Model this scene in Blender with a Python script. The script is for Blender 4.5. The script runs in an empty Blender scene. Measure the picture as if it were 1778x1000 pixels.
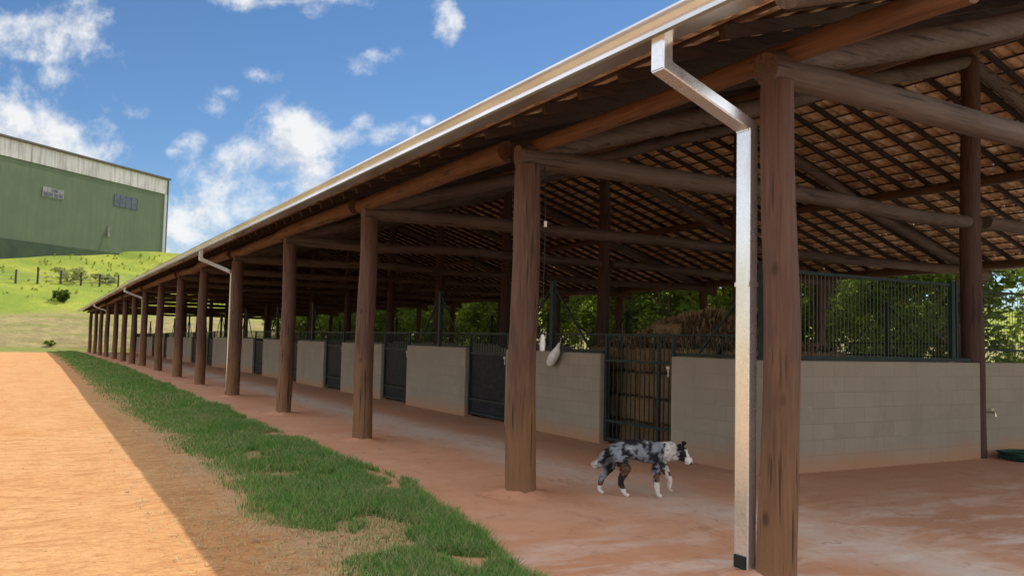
import bpy, bmesh, math, random
import numpy as np
from mathutils import Vector, Matrix, noise, Quaternion
random.seed(7); rng=np.random.default_rng(7)
S=bpy.context.scene; COL=S.collection

# ------------------------------------------------------------------ helpers
def dz(y):
    """gentle fall of the ground towards the far end of the yard"""
    return -0.35*min(max((y-40)/45,0),1)
class MB:
    def __init__(s): s.v=[]; s.f=[]
    def quad(s,a,b,c,d):
        n=len(s.v); s.v+=[tuple(a),tuple(b),tuple(c),tuple(d)]; s.f.append((n,n+1,n+2,n+3))
    def box(s,x0,x1,y0,y1,z0,z1):
        n=len(s.v)
        s.v+=[(x,y,z) for z in (z0,z1) for y in (y0,y1) for x in (x0,x1)]
        s.f+=[tuple(n+i for i in q) for q in ((0,2,3,1),(4,5,7,6),(0,1,5,4),(2,6,7,3),(0,4,6,2),(1,3,7,5))]
    def bar(s,p0,p1,w,h=None,up=(0,0,1)):
        h=h or w; p0=Vector(p0); p1=Vector(p1); d=(p1-p0).normalized(); up=Vector(up)
        if abs(d.dot(up))>.98: up=Vector((0,1,0))
        a=d.cross(up).normalized(); b=a.cross(d).normalized(); n=len(s.v)
        for p in (p0,p1):
            for i,j in ((-1,-1),(1,-1),(1,1),(-1,1)): s.v.append(tuple(p+a*(i*w/2)+b*(j*h/2)))
        s.f+=[(n,n+3,n+2,n+1),(n+4,n+5,n+6,n+7)]+[(n+i,n+(i+1)%4,n+4+(i+1)%4,n+4+i) for i in range(4)]
    def tube(s,pts,r,seg=8,cap=True):
        pts=[Vector(p) for p in pts]; n0=len(s.v); k=len(pts)
        rs=r if isinstance(r,(list,tuple)) else [r]*k
        d0=(pts[1]-pts[0]).normalized(); up=Vector((0,0,1)) if abs(d0.z)<.9 else Vector((1,0,0))
        a=d0.cross(up).normalized()
        for i,p in enumerate(pts):
            d=(pts[min(i+1,k-1)]-pts[max(i-1,0)]).normalized()
            a=(a-d*a.dot(d)).normalized(); b=d.cross(a)
            for j in range(seg):
                t=2*math.pi*j/seg; s.v.append(tuple(p+(a*math.cos(t)+b*math.sin(t))*rs[i]))
        for i in range(k-1):
            for j in range(seg):
                s.f.append((n0+i*seg+j,n0+i*seg+(j+1)%seg,n0+(i+1)*seg+(j+1)%seg,n0+(i+1)*seg+j))
        if cap:
            s.f.append(tuple(n0+j for j in reversed(range(seg)))); s.f.append(tuple(n0+(k-1)*seg+j for j in range(seg)))
    def log(s,p0,p1,r0,r1,step=.3,seg=14,bend=.02,rough=.05,seed=None):
        """a hand-cut round timber: taper, slight sweep, lumps"""
        p0=Vector(p0); p1=Vector(p1); L=(p1-p0).length; k=max(2,int(L/step)+1); sd=random.random()*100 if seed is None else seed
        d=(p1-p0).normalized(); up=Vector((0,0,1)) if abs(d.z)<.9 else Vector((1,0,0))
        a=d.cross(up).normalized(); b=d.cross(a); n0=len(s.v)
        for i in range(k):
            t=i/(k-1); r=r0+(r1-r0)*t; env=math.sin(math.pi*t)
            c=p0+(p1-p0)*t+a*(noise.noise((sd,t*L*.35,0))*bend*env*2)+b*(noise.noise((sd,t*L*.35,9))*bend*env*2)
            for j in range(seg):
                g=2*math.pi*j/seg
                rr=r*(1+rough*noise.noise((math.cos(g)*1.1+sd,math.sin(g)*1.1,t*L*.9))+rough*.5*noise.noise((math.cos(g)*3+sd,math.sin(g)*3,t*L*2.5)))
                s.v.append(tuple(c+(a*math.cos(g)+b*math.sin(g))*rr))
        for i in range(k-1):
            for j in range(seg):
                s.f.append((n0+i*seg+j,n0+i*seg+(j+1)%seg,n0+(i+1)*seg+(j+1)%seg,n0+(i+1)*seg+j))
        s.f.append(tuple(n0+j for j in reversed(range(seg)))); s.f.append(tuple(n0+(k-1)*seg+j for j in range(seg)))
    def warp(s):
        s.v=[(x,y,z+dz(y)) for x,y,z in s.v]; return s
    def mesh(s,name,mat,smooth=True):
        m=bpy.data.meshes.new(name); m.from_pydata(s.v,[],s.f)
        bm=bmesh.new(); bm.from_mesh(m); bmesh.ops.recalc_face_normals(bm,faces=bm.faces); bm.to_mesh(m); bm.free()
        if smooth:
            m.polygons.foreach_set('use_smooth',[True]*len(m.polygons)); m.set_sharp_from_angle(angle=math.radians(40))
        if mat: m.materials.append(mat)
        return m
def link(name,me,parent=None,loc=None,rz=0):
    o=bpy.data.objects.new(name,me); COL.objects.link(o)
    if loc: o.location=loc
    if rz: o.rotation_euler=(0,0,rz)
    if parent is not None:
        o.parent=parent
    return o
def wpart(name,me,root):
    """part whose mesh is in world coordinates"""
    o=link(name,me,root); o.matrix_parent_inverse=Matrix.Translation(-Vector(root.location)) ; return o
def tag(o,label=None,cat=None,group=None,kind=None):
    if label: o['label']=label
    if cat: o['category']=cat
    if group: o['group']=group
    if kind: o['kind']=kind
    return o
def empty(name,loc,label,cat,group=None,rz=0):
    o=bpy.data.objects.new(name,None); COL.objects.link(o); o.location=loc; o.rotation_euler=(0,0,rz); o.empty_display_size=.3
    return tag(o,label,cat,group)
def npmesh(name,V,F,mat,smooth=False):
    V=np.asarray(V,dtype=np.float32); F=np.asarray(F,dtype=np.int32)
    m=bpy.data.meshes.new(name); m.vertices.add(len(V)); m.vertices.foreach_set('co',V.ravel())
    k=F.shape[1]; m.loops.add(F.size); m.loops.foreach_set('vertex_index',F.ravel())
    m.polygons.add(len(F)); m.polygons.foreach_set('loop_start',np.arange(0,F.size,k,dtype=np.int32))
    if smooth: m.polygons.foreach_set('use_smooth',np.ones(len(F),dtype=bool))
    m.update(calc_edges=True); m.validate()
    if mat: m.materials.append(mat)
    return m
ORD=['first','second','third','fourth','fifth','sixth','seventh','eighth','ninth','tenth','eleventh','twelfth','thirteenth','fourteenth','fifteenth','sixteenth']

# ------------------------------------------------------------------ shader helpers
class NT:
    def __init__(s,name):
        s.m=bpy.data.materials.new(name); s.m.use_nodes=True; s.t=s.m.node_tree; s.t.nodes.clear()
    def n(s,typ,ins=None,**kw):
        nd=s.t.nodes.new(typ)
        for k,v in kw.items(): setattr(nd,k,v)
        for k,v in (ins or {}).items():
            if isinstance(v,bpy.types.NodeSocket): s.t.links.new(v,nd.inputs[k])
            else: nd.inputs[k].default_value=v
        return nd
    def pos(s): return s.n('ShaderNodeNewGeometry').outputs['Position']
    def obj(s): return s.n('ShaderNodeTexCoord').outputs['Object']
    def scale(s,v,sc): return s.n('ShaderNodeVectorMath',{0:v,1:sc},operation='MULTIPLY').outputs[0]
    def noise(s,v,sc,det=4,rough=.55,dist=0):
        return s.n('ShaderNodeTexNoise',{'Vector':v,'Scale':sc,'Detail':det,'Roughness':rough,'Distortion':dist}).outputs['Fac']
    def ramp(s,f,stops,interp='LINEAR'):
        r=s.n('ShaderNodeValToRGB',{'Fac':f}); e=r.color_ramp.elements; r.color_ramp.interpolation=interp
        while len(e)>len(stops): e.remove(e[-1])
        while len(e)<len(stops): e.new(.5)
        for i,(p,c) in enumerate(stops):
            e[i].position=p; e[i].color=(c,c,c,1) if isinstance(c,(int,float)) else (*c,1)
        return r.outputs['Color']
    def mix(s,f,a,b,mode='MIX'):
        m=s.n('ShaderNodeMix',data_type='RGBA',blend_type=mode)
        for k,v in ((0,f),(6,a),(7,b)):
            if isinstance(v,bpy.types.NodeSocket): s.t.links.new(v,m.inputs[k])
            else: m.inputs[k].default_value=(*v,1) if (k and not isinstance(v,(int,float))) else v
        return m.outputs[2]
    def math(s,op,a,b=0,c=None,clamp=False):
        ins={0:a,1:b}
        if c is not None: ins[2]=c
        return s.n('ShaderNodeMath',ins,operation=op,use_clamp=clamp).outputs[0]
    def mapr(s,v,a,b,c=0,d=1):
        return s.n('ShaderNodeMapRange',{0:v,1:a,2:b,3:c,4:d}).outputs[0]
    def xyz(s,v): return s.n('ShaderNodeSeparateXYZ',{0:v}).outputs
    def bump(s,h,st,dist=.02): return s.n('ShaderNodeBump',{'Height':h,'Strength':st,'Distance':dist}).outputs[0]
    def bsdf(s,col,rough=.8,metal=0,nrm=None,spec=.3,**kw):
        ins={'Base Color':col if isinstance(col,bpy.types.NodeSocket) else (*col,1),'Roughness':rough,'Metallic':metal,'Specular IOR Level':spec}
        if nrm is not None: ins['Normal']=nrm
        ins.update(kw)
        return s.n('ShaderNodeBsdfPrincipled',ins).outputs[0]
    def out(s,sh): s.n('ShaderNodeOutputMaterial',{'Surface':sh}); return s.m

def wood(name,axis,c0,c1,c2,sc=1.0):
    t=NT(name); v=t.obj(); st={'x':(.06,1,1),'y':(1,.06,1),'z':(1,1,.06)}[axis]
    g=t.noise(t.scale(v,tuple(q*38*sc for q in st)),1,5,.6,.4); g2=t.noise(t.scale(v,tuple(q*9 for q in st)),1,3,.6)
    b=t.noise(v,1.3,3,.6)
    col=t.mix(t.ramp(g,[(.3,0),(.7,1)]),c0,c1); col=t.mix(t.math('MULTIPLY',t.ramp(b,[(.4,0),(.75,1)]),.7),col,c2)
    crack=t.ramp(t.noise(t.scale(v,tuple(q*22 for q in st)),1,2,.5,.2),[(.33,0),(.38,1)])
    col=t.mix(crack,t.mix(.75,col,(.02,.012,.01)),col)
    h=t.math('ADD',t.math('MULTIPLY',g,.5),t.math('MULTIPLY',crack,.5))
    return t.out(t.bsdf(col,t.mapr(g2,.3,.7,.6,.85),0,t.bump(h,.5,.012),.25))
def post_wood():
    t=NT('post_wood'); v=t.obj()
    g=t.noise(t.scale(v,(40,40,2.2)),1,5,.6,.5); b=t.noise(t.scale(v,(3,3,.8)),1,4,.6); gg=t.noise(t.scale(v,(90,90,5)),1,4,.6,.4)
    col=t.mix(t.ramp(g,[(.3,0),(.7,1)]),(.05,.026,.019),(.125,.066,.044))
    z=t.xyz(v)[2]
    wear=t.ramp(t.math('ADD',t.mapr(z,.1,2.1,.38,-.22),b),[(.45,0),(.75,1)])
    col=t.mix(t.math('MULTIPLY',wear,.75),col,t.mix(g,(.13,.065,.026),(.30,.16,.065)))
    base=t.ramp(t.math('ADD',t.mapr(z,0,.3,.5,-.3),t.math('MULTIPLY',b,.6)),[(.4,0),(.7,1)])
    col=t.mix(t.math('MULTIPLY',base,.6),col,(.26,.12,.065))
    crack=t.ramp(t.noise(t.scale(v,(26,26,1.1)),1,2,.5,.25),[(.31,.1),(.37,1)])
    col=t.mix(t.math('MULTIPLY',gg,.4),col,(.1,.05,.035)); col=t.mix(crack,(.035,.019,.014),col)
    knot=t.n('ShaderNodeTexVoronoi',{'Vector':t.scale(v,(1,1,.55)),'Scale':3.2}).outputs['Distance']
    kk=t.ramp(knot,[(.05,1),(.12,0)]); col=t.mix(t.math('MULTIPLY',kk,.7),col,(.03,.015,.01))
    h=t.math('ADD',t.math('MULTIPLY',g,.5),t.math('MULTIPLY',crack,.6))
    return t.out(t.bsdf(col,.72,0,t.bump(h,.8,.02),.25))
W_POST=post_wood()
W_X=wood('beam_wood_across','x',(.045,.029,.022),(.11,.071,.053),(.12,.09,.07))
W_Y=wood('beam_wood_along','y',(.065,.033,.021),(.15,.078,.046),(.115,.064,.04))
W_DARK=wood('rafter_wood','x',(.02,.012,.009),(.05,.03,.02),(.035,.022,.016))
W_BAT=wood('batten_wood','y',(.035,.02,.014),(.08,.046,.028),(.055,.034,.022))
W_KING=wood('king_wood','z',(.035,.016,.012),(.09,.044,.031),(.07,.042,.031))

def tile_mat():
    t=NT('clay_tile'); p=t.pos(); x,y,z=t.xyz(p)
    # one tone for each tile of the laid pattern
    cy=t.math('FLOOR',t.math('DIVIDE',y,.2)); cx=t.math('FLOOR',t.math('DIVIDE',x,.345))
    id_=t.n('ShaderNodeCombineXYZ',{0:cx,1:cy}).outputs[0]
    w=t.n('ShaderNodeTexWhiteNoise',{'Vector':id_},noise_dimensions='3D').outputs['Value']
    col=t.ramp(w,[(0,(.56,.34,.2)),(.5,(.74,.49,.31)),(.85,(.82,.62,.44)),(1,(.42,.25,.15))])
    n=t.noise(p,9,4,.6); col=t.mix(t.math('MULTIPLY',t.ramp(n,[(.45,0),(.75,1)]),.45),col,(.3,.2,.15))
    d=t.n('ShaderNodeBsdfPrincipled',{'Base Color':col,'Roughness':.85,'Specular IOR Level':.2,'Normal':t.bump(n,.3,.01)}).outputs[0]
    return t.out(d)
TILE=tile_mat()

def block_mat():
    t=NT('concrete_block'); p=t.pos(); x,y,z=t.xyz(p)
    h=t.math('ADD',x,y)
    v=t.n('ShaderNodeCombineXYZ',{0:h,1:t.math('SUBTRACT',z,.02)}).outputs[0]
    b=t.n('ShaderNodeTexBrick',{'Vector':v,'Color1':(.245,.208,.155,1),'Color2':(.275,.236,.18,1),'Mortar':(.185,.162,.125,1),'Scale':1,'Mortar Size':.006,'Mortar Smooth':.6,'Bias':-.1,'Brick Width':.4,'Row Height':.2},offset=.5)
    n=t.noise(p,2.2,5,.65); n2=t.noise(p,28,4,.6)
    plain=t.ramp(t.noise(p,.55,3,.5),[(.42,0),(.62,1)])
    col=t.mix(t.math('MULTIPLY',plain,.68),b.outputs['Color'],(.25,.217,.17))
    col=t.mix(t.ramp(n,[(.35,.0),(.75,.5)]),col,(.19,.168,.135))
    col=t.mix(t.math('MULTIPLY',n2,.25),col,(.33,.29,.235))
    vs=t.ramp(t.noise(t.n('ShaderNodeCombineXYZ',{0:t.math('MULTIPLY',h,2.6),1:t.math('MULTIPLY',z,.5)}).outputs[0],1,6,.7),[(.52,0),(.74,1)]); col=t.mix(t.math('MULTIPLY',vs,.4),col,(.15,.13,.105))
    scf=t.ramp(t.noise(t.n('ShaderNodeCombineXYZ',{0:t.math('MULTIPLY',h,3),1:t.math('MULTIPLY',z,5)}).outputs[0],1,6,.75,1.0),[(.6,0),(.68,1)]); col=t.mix(t.math('MULTIPLY',scf,.35),col,(.33,.29,.24))
    splash=t.ramp(t.math('ADD',t.mapr(z,0,.55,.62,-.35),t.math('MULTIPLY',n,.7)),[(.42,0),(.85,1)])
    col=t.mix(t.math('MULTIPLY',splash,.75),col,(.36,.185,.1))
    hh=t.math('ADD',t.math('MULTIPLY',b.outputs['Fac'],t.math('MULTIPLY_ADD',plain,-.8,1)),t.math('MULTIPLY',n2,-.35))
    return t.out(t.bsdf(col,.92,0,t.bump(hh,-.45,.012),.15))
BLOCK=block_mat()

def steel_mat(name,c,rough=.5):
    t=NT(name); n=t.noise(t.obj(),14,4,.6); col=t.mix(t.ramp(n,[(.5,0),(.8,.5)]),c,(.09,.05,.035))
    return t.out(t.bsdf(col,rough,0,None,.15))
STEEL=steel_mat('dark_green_steel',(.013,.026,.024)); SHEET=steel_mat('navy_sheet_steel',(.004,.006,.012),.55)
def galv():
    t=NT('galvanised_steel'); v=t.obj()
    vo=t.n('ShaderNodeTexVoronoi',{'Vector':v,'Scale':55}).outputs['Color']; n=t.noise(t.scale(v,(1,1,.35)),5,4,.6)
    w=t.math('MULTIPLY_ADD',t.xyz(vo)[0],.4,.3)
    col=t.mix(w,(.74,.75,.77),(.92,.93,.94)); col=t.mix(t.ramp(n,[(.5,0),(.85,.5)]),col,(.5,.47,.42))
    return t.out(t.bsdf(col,t.mapr(t.math('ADD',t.math('MULTIPLY',w,.3),n),.3,.9,.22,.34),.88,None,.5))
GALV=galv()
def galv2():
    t=NT('gutter_steel'); v=t.obj(); n=t.noise(t.scale(v,(1,.25,1)),3,4,.6)
    col=t.mix(t.ramp(n,[(.4,0),(.7,1)]),(.68,.68,.69),(.52,.5,.48))
    return t.out(t.bsdf(col,.26,.85,None,.5))
GUT=galv2()
def simple(name,c,rough=.7,metal=0,c2=None,sc=12,bump=0):
    t=NT(name); n=t.noise(t.obj(),sc,4,.6); col=t.mix(t.ramp(n,[(.35,0),(.7,1)]),c,c2 or tuple(q*.7 for q in c))
    return t.out(t.bsdf(col,rough,metal,t.bump(n,bump,.02) if bump else None,.3))

# ------------------------------------------------------------------ camera
H=1.6
cam=bpy.data.cameras.new('camera'); co=bpy.data.objects.new('camera',cam); COL.objects.link(co)
R_=Vector((0.86896,-0.49435,0.02273)); U_=Vector((-0.0503,-0.04253,0.99783)); FW=Vector((0.49231,0.86822,0.06182))
m=Matrix((R_,U_,-FW)).transposed().to_4x4(); m.translation=(0,0,H); co.matrix_world=m
cam.sensor_width=36; cam.lens=1463.03/1778*36; cam.clip_end=3000; cam.clip_start=.05
S.camera=co

# ------------------------------------------------------------------ light
SUNV=Vector((2.30,1.2,3.7)).normalized()
sl=bpy.data.lights.new('sun','SUN'); sl.energy=2.4; sl.angle=math.radians(.5); sl.color=(1,.95,.86)
so=bpy.data.objects.new('sun',sl); COL.objects.link(so); so.location=(40,20,60); so.rotation_euler=(-SUNV).to_track_quat('-Z','Y').to_euler()
w=bpy.data.worlds.new('World'); S.world=w; w.use_nodes=True
def build_world():
    t=NT.__new__(NT); t.m=w; t.t=w.node_tree; t.t.nodes.clear()
    sky=t.n('ShaderNodeTexSky',sky_type='NISHITA',sun_disc=False,sun_elevation=math.asin(SUNV.z),sun_rotation=math.atan2(SUNV.x,SUNV.y),altitude=1200,air_density=1.0,dust_density=.35,ozone_density=3.0)
    d=t.n('ShaderNodeTexCoord').outputs['Generated']
    def dot(v): return t.n('ShaderNodeVectorMath',{0:d,1:tuple(v)},operation='DOT_PRODUCT').outputs['Value']
    fz=dot(FW); fzc=t.math('MAXIMUM',fz,.05)
    # clouds stand in fixed directions of the sky dome (tangent-plane coordinates about one heading)
    u=t.math('DIVIDE',dot(R_),fzc); v=t.math('DIVIDE',dot(U_),fzc)
    uv=t.n('ShaderNodeCombineXYZ',{0:u,1:v}).outputs[0]
    n1=t.noise(uv,9,8,.62,.25); n2=t.noise(uv,26,7,.62,.2)
    nn=t.math('ADD',t.math('MULTIPLY',n1,.68),t.math('MULTIPLY',n2,.32))
    blobs=[(40,55,80,42,1),(122,62,52,42,.95),(60,92,95,26,.9),(92,135,34,36,.72),(20,225,75,62,1),(95,250,80,48,1),(170,268,60,26,.8),(-60,150,90,160,1),(45,185,60,40,.45),
      (480,-4,110,18,.95),(545,12,26,14,.6),(775,38,22,30,.85),(622,112,22,16,.5),(645,98,20,10,.42),(325,248,26,18,.62),(300,262,26,8,.5),(366,184,20,17,.42),(390,162,12,7,.4),(452,131,18,9,.48),
      (520,240,58,52,.95),(470,300,70,50,1),(430,345,85,62,1),(350,385,75,48,1),(300,425,70,50,1),(535,300,40,60,.75),(446,266,30,14,.5),(602,240,38,16,.6),(634,214,20,14,.5),(690,235,55,24,.8),(740,212,30,12,.5),(236,200,16,8,.3)]
    f=1463.03; fld=None
    for px,py,rx,ry,a in blobs:
        cu=(px-889)/f; cv=(500-py)/f
        du=t.math('MULTIPLY',t.math('SUBTRACT',u,cu),f/rx); dv=t.math('MULTIPLY',t.math('SUBTRACT',v,cv),f/ry)
        r=t.math('SQRT',t.math('ADD',t.math('MULTIPLY',du,du),t.math('MULTIPLY',dv,dv)))
        b=t.math('MULTIPLY',t.math('SUBTRACT',1.25,r),a*.85)
        fld=b if fld is None else t.math('SMOOTH_MAX',fld,b,.12)
    fld=t.math('MINIMUM',t.math('MAXIMUM',fld,-.9),.62)
    dens=t.math('ADD',fld,t.math('MULTIPLY',t.math('SUBTRACT',nn,.5),5.4))
    # unseen cloud added outside that part of the dome, brighter, to fill the shade
    far=t.math('MULTIPLY',t.math('SUBTRACT',t.noise(d,2.6,7,.6,.3),.37),5)
    au=t.math('ABSOLUTE',u); out_=t.math('MAXIMUM',t.mapr(au,.66,.95),t.mapr(v,.40,.62)); behind=t.math('MAXIMUM',out_,t.mapr(fz,.45,.3)); dens=t.math('ADD',t.math('MULTIPLY',dens,t.math('SUBTRACT',1,behind)),t.math('MULTIPLY',far,behind))
    mask=t.n('ShaderNodeMapRange',{0:dens,1:-.15,2:1.05,3:0,4:1},interpolation_type='SMOOTHSTEP').outputs[0]
    # grey bases and bright sunlit heads: density sampled again a little higher up
    uv2=t.n('ShaderNodeVectorMath',{0:uv,1:(.012,.016,0)},operation='ADD').outputs[0]
    m2=t.math('ADD',t.math('MULTIPLY',t.noise(uv2,9,8,.62,.25),.68),t.math('MULTIPLY',t.noise(uv2,26,7,.62,.2),.32))
    rel=t.math('MULTIPLY',t.math('SUBTRACT',nn,m2),4.5)
    shade=t.ramp(t.math('ADD',t.math('ADD',rel,.62),t.math('MULTIPLY',dens,-.12)),[(.1,(.70,.74,.80)),(.6,(1,1,1))])
    amp=t.math('MULTIPLY_ADD',behind,4.0,3.35)
    cl=t.n('ShaderNodeVectorMath',{0:shade,'Scale':amp},operation='SCALE').outputs[0]
    skyc=t.n('ShaderNodeHueSaturation',{'Saturation':1.16,'Value':.385,'Color':sky.outputs[0]}).outputs[0]
    col=t.mix(t.math('MULTIPLY',mask,.93),skyc,cl)
    bg=t.n('ShaderNodeBackground',{'Color':col,'Strength':.15}).outputs[0]
    t.n('ShaderNodeOutputWorld',{'Surface':bg})
build_world()
S.view_settings.view_transform='Standard'; S.view_settings.look='None'; S.view_settings.exposure=.92; S.view_settings.gamma=1
S.cycles.use_denoising=True
try: S.cycles.denoiser='OPENIMAGEDENOISE'
except Exception: pass
S.cycles.max_bounces=10; S.cycles.diffuse_bounces=5; S.cycles.glossy_bounces=4; S.cycles.transmission_bounces=4; S.cycles.transparent_max_bounces=6

# ------------------------------------------------------------------ terrain
def hill(x,y):
    h=(y-87)*(.277+min(max(0,17-x),60)*.0026)
    h=max(h,0)
    if x>-12 and y>100:
        tw_=(x-17.12)*-.749+(y-139.75)*-.663
        s_=min(1,max(0,(tw_-7.9)/.9))*min(1,max(0,(tw_*0+y-104)/14)); h-=.75*s_
    top=14.6
    k=1.2; a=h; # soft minimum with the terrace
    if a>top-k: a=top-k+k*(1-math.exp(-(a-(top-k))/k))
    a+= .22*noise.noise((x*.16,y*.16,3))*min(1,h/2)+.1*noise.noise((x*.5,y*.5,7))*min(1,h/2)
    return a-.35
def dirt_mat():
    t=NT('red_earth'); p=t.pos(); x,y,z=t.xyz(p)
    n=t.noise(p,.55,5,.6); f=t.noise(p,7,6,.7); g=t.noise(p,60,3,.6)
    trk=t.noise(t.scale(p,(1.1,.16,1)),1,6,.7,.8)
    col=t.mix(t.ramp(n,[(.35,0),(.68,1)]),(.465,.225,.085),(.52,.295,.13))
    col=t.mix(t.math('MULTIPLY',t.ramp(trk,[(.42,0),(.66,1)]),.45),col,(.55,.35,.17))
    f2=t.noise(t.scale(p,(.9,2.2,1)),2.4,6,.75,.6)
    col=t.mix(t.ramp(f2,[(.46,0),(.64,.85)]),col,(.34,.145,.05))
    f3=t.noise(t.scale(p,(1,1.6,1)),11,5,.8,.4); col=t.mix(t.ramp(f3,[(.5,0),(.68,.85)]),col,(.27,.125,.055)); col=t.mix(t.ramp(f3,[(.3,.6),(.45,0)]),col,(.62,.40,.19))
    col=t.mix(t.ramp(f,[(.55,0),(.75,.5)]),col,(.36,.16,.07))
    col=t.mix(t.math('MULTIPLY',g,.3),col,(.50,.25,.12))
    # the strip along the grass: trodden dark soil with dry litter
    lit=t.ramp(t.math('ADD',t.mapr(x,.9,2.1,-.25,.25),t.noise(p,1.4,6,.72)),[(.52,0),(.72,1)])
    col=t.mix(t.math('MULTIPLY',lit,.55),col,t.mix(f,(.40,.23,.135),(.50,.36,.23)))
    fib=t.ramp(t.noise(t.scale(p,(9,30,1)),1,5,.75,1.2),[(.58,0),(.68,1)])
    dry=t.ramp(t.noise(p,.8,4,.6),[(.5,0),(.68,1)])
    col=t.mix(t.math('MULTIPLY',t.math('MULTIPLY',fib,dry),.5),col,(.55,.46,.26))
    col=t.mix(t.math('MAXIMUM',t.math('MULTIPLY',t.mapr(x,17.5,19.5),t.mapr(y,21,15)),t.math('MULTIPLY',t.mapr(x,5,7),t.mapr(y,2.2,1.2))),col,t.mix(f,(.64,.55,.44),(.72,.64,.54)))  # out-of-view ground made pale as an added bounce for the roof underside
    # grassland away from the yard
    ed=t.math('ADD',t.mapr(y,80,84,-.8,.8),t.math('MULTIPLY',n,1.0))
    ed2=t.math('ADD',t.mapr(x,30,32,-.8,.8),t.math('MULTIPLY',n,1.0))
    ge=t.ramp(t.math('MAXIMUM',ed,ed2),[(.3,0),(.7,1)])
    gr=t.mix(f,(.13,.15,.04),(.25,.24,.09)); col=t.mix(ge,col,gr)
    h=t.math('ADD',t.math('MULTIPLY',f,.7),t.math('MULTIPLY',g,.3))
    return t.out(t.bsdf(col,.95,0,t.bump(h,.9,.045),.1))
DIRT=dirt_mat()
def sheet(name,xs,ys,zf,mat):
    V=[(x,y,zf(x,y)) for y in ys for x in xs]; nx=len(xs)
    F=[(j*nx+i,j*nx+i+1,(j+1)*nx+i+1,(j+1)*nx+i) for j in range(len(ys)-1) for i in range(nx-1)]
    return tag(link(name,npmesh(name,V,F,mat,True)),kind='structure')
xs=[-900,-300,-120,-60,-30,-15]+list(np.arange(-8,-4,.3))+list(np.arange(-4,4.05,.14))+[4.6,6,12,24,40,80,200,900]
ys=[-600,-200,-60,-20,-8]+list(np.arange(-3,14,.3))+list(np.arange(14,40,1.3))+list(np.arange(40,88,3))+[90,120,300,1200]
def gz(x,y):
    b=dz(y) if y<=85 else -.35
    a=.022*noise.noise((x*.9,y*.4,1))+.014*noise.noise((x*2.7,y*2.2,4))-.035*math.exp(-((x+.9+.25*math.sin(y*.13))/.2)**2)-.035*math.exp(-((x+2.6+.25*math.sin(y*.13))/.2)**2) if (-9<x<3.7 and y<88) else 0
    return b+a-.004
sheet('ground',xs,ys,gz,DIRT)

def floor_mat():
    t=NT('earth_floor'); p=t.pos(); x,y,z=t.xyz(p)
    n=t.noise(p,.7,6,.62); f=t.noise(p,6,6,.65); g=t.noise(p,45,3,.6)
    col=t.mix(t.ramp(n,[(.35,0),(.66,1)]),(.49,.225,.12),(.56,.30,.18))
    col=t.mix(t.ramp(f,[(.45,0),(.8,.6)]),col,(.40,.185,.105))
    # pale dusty cement showing in the walked lane
    col=t.mix(t.math('MULTIPLY',t.mapr(t.math('ADD',x,t.math('MULTIPLY',n,1.2)),6.9,7.9),.55),col,(.27,.15,.1))  # floor darkened towards the stall walls, their shade put into the colour
    col=t.mix(t.math('MULTIPLY',t.mapr(x,8.0,8.3),t.mapr(y,7.62,7.8)),col,t.mix(f,(.42,.36,.28),(.54,.47,.38)))   # unseen stall floor made pale to bounce light up to the tiles
    lane=t.math('ADD',t.mapr(t.math('ABSOLUTE',t.math('SUBTRACT',x,5.9)),0,1.5,.34,-.28),t.math('ADD',t.math('MULTIPLY',t.noise(t.scale(p,(.9,.42,1)),1,6,.68,.3),.75),t.math('MULTIPLY',f,.2)))
    lm=t.ramp(lane,[(.5,0),(.85,1)])
    col=t.mix(t.math('MULTIPLY',lm,.75),col,(.58,.51,.45))
    ch=t.ramp(t.noise(t.scale(p,(.8,2.1,1)),1.1,7,.7,.35),[(.47,0),(.74,1)])
    near=t.mapr(y,4.8,7.2,1,.0)
    col=t.mix(t.math('MULTIPLY',t.math('MULTIPLY',ch,near),.7),col,(.70,.66,.62))
    sc_=t.ramp(t.noise(t.scale(p,(1.4,.7,1)),3.3,7,.75,1.0),[(.56,0),(.68,1)]); col=t.mix(t.math('MULTIPLY',sc_,.65),col,(.26,.125,.07))
    col=t.mix(t.math('MULTIPLY',g,.25),col,(.42,.25,.16))
    return t.out(t.bsdf(col,.9,0,t.bump(t.math('ADD',f,t.math('MULTIPLY',g,.3)),.3,.012),.2))
FLOOR=floor_mat()
fy=list(np.arange(1.75,30,.25))+list(np.arange(30,88.6,1.5))
def fedge(y): return 3.30-max(0,(8.5-y))*.17+.12*noise.noise((y*.45,2,0))+.06*noise.noise((y*1.9,5,0))
V=[];F=[]
cols=[0,.15,.8,2.5,5,9,13,16.6]
for y in fy:
    e=fedge(y)
    for i,c_ in enumerate(cols): V.append((e+c_,y,dz(y)+(.0 if i==0 else .012)))
nx=len(cols)
F=[(j*nx+i,j*nx+i+1,(j+1)*nx+i+1,(j+1)*nx+i) for j in range(len(fy)-1) for i in range(nx-1)]
tag(link('floor',npmesh('floor',V,F,FLOOR,True)),kind='structure')

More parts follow.
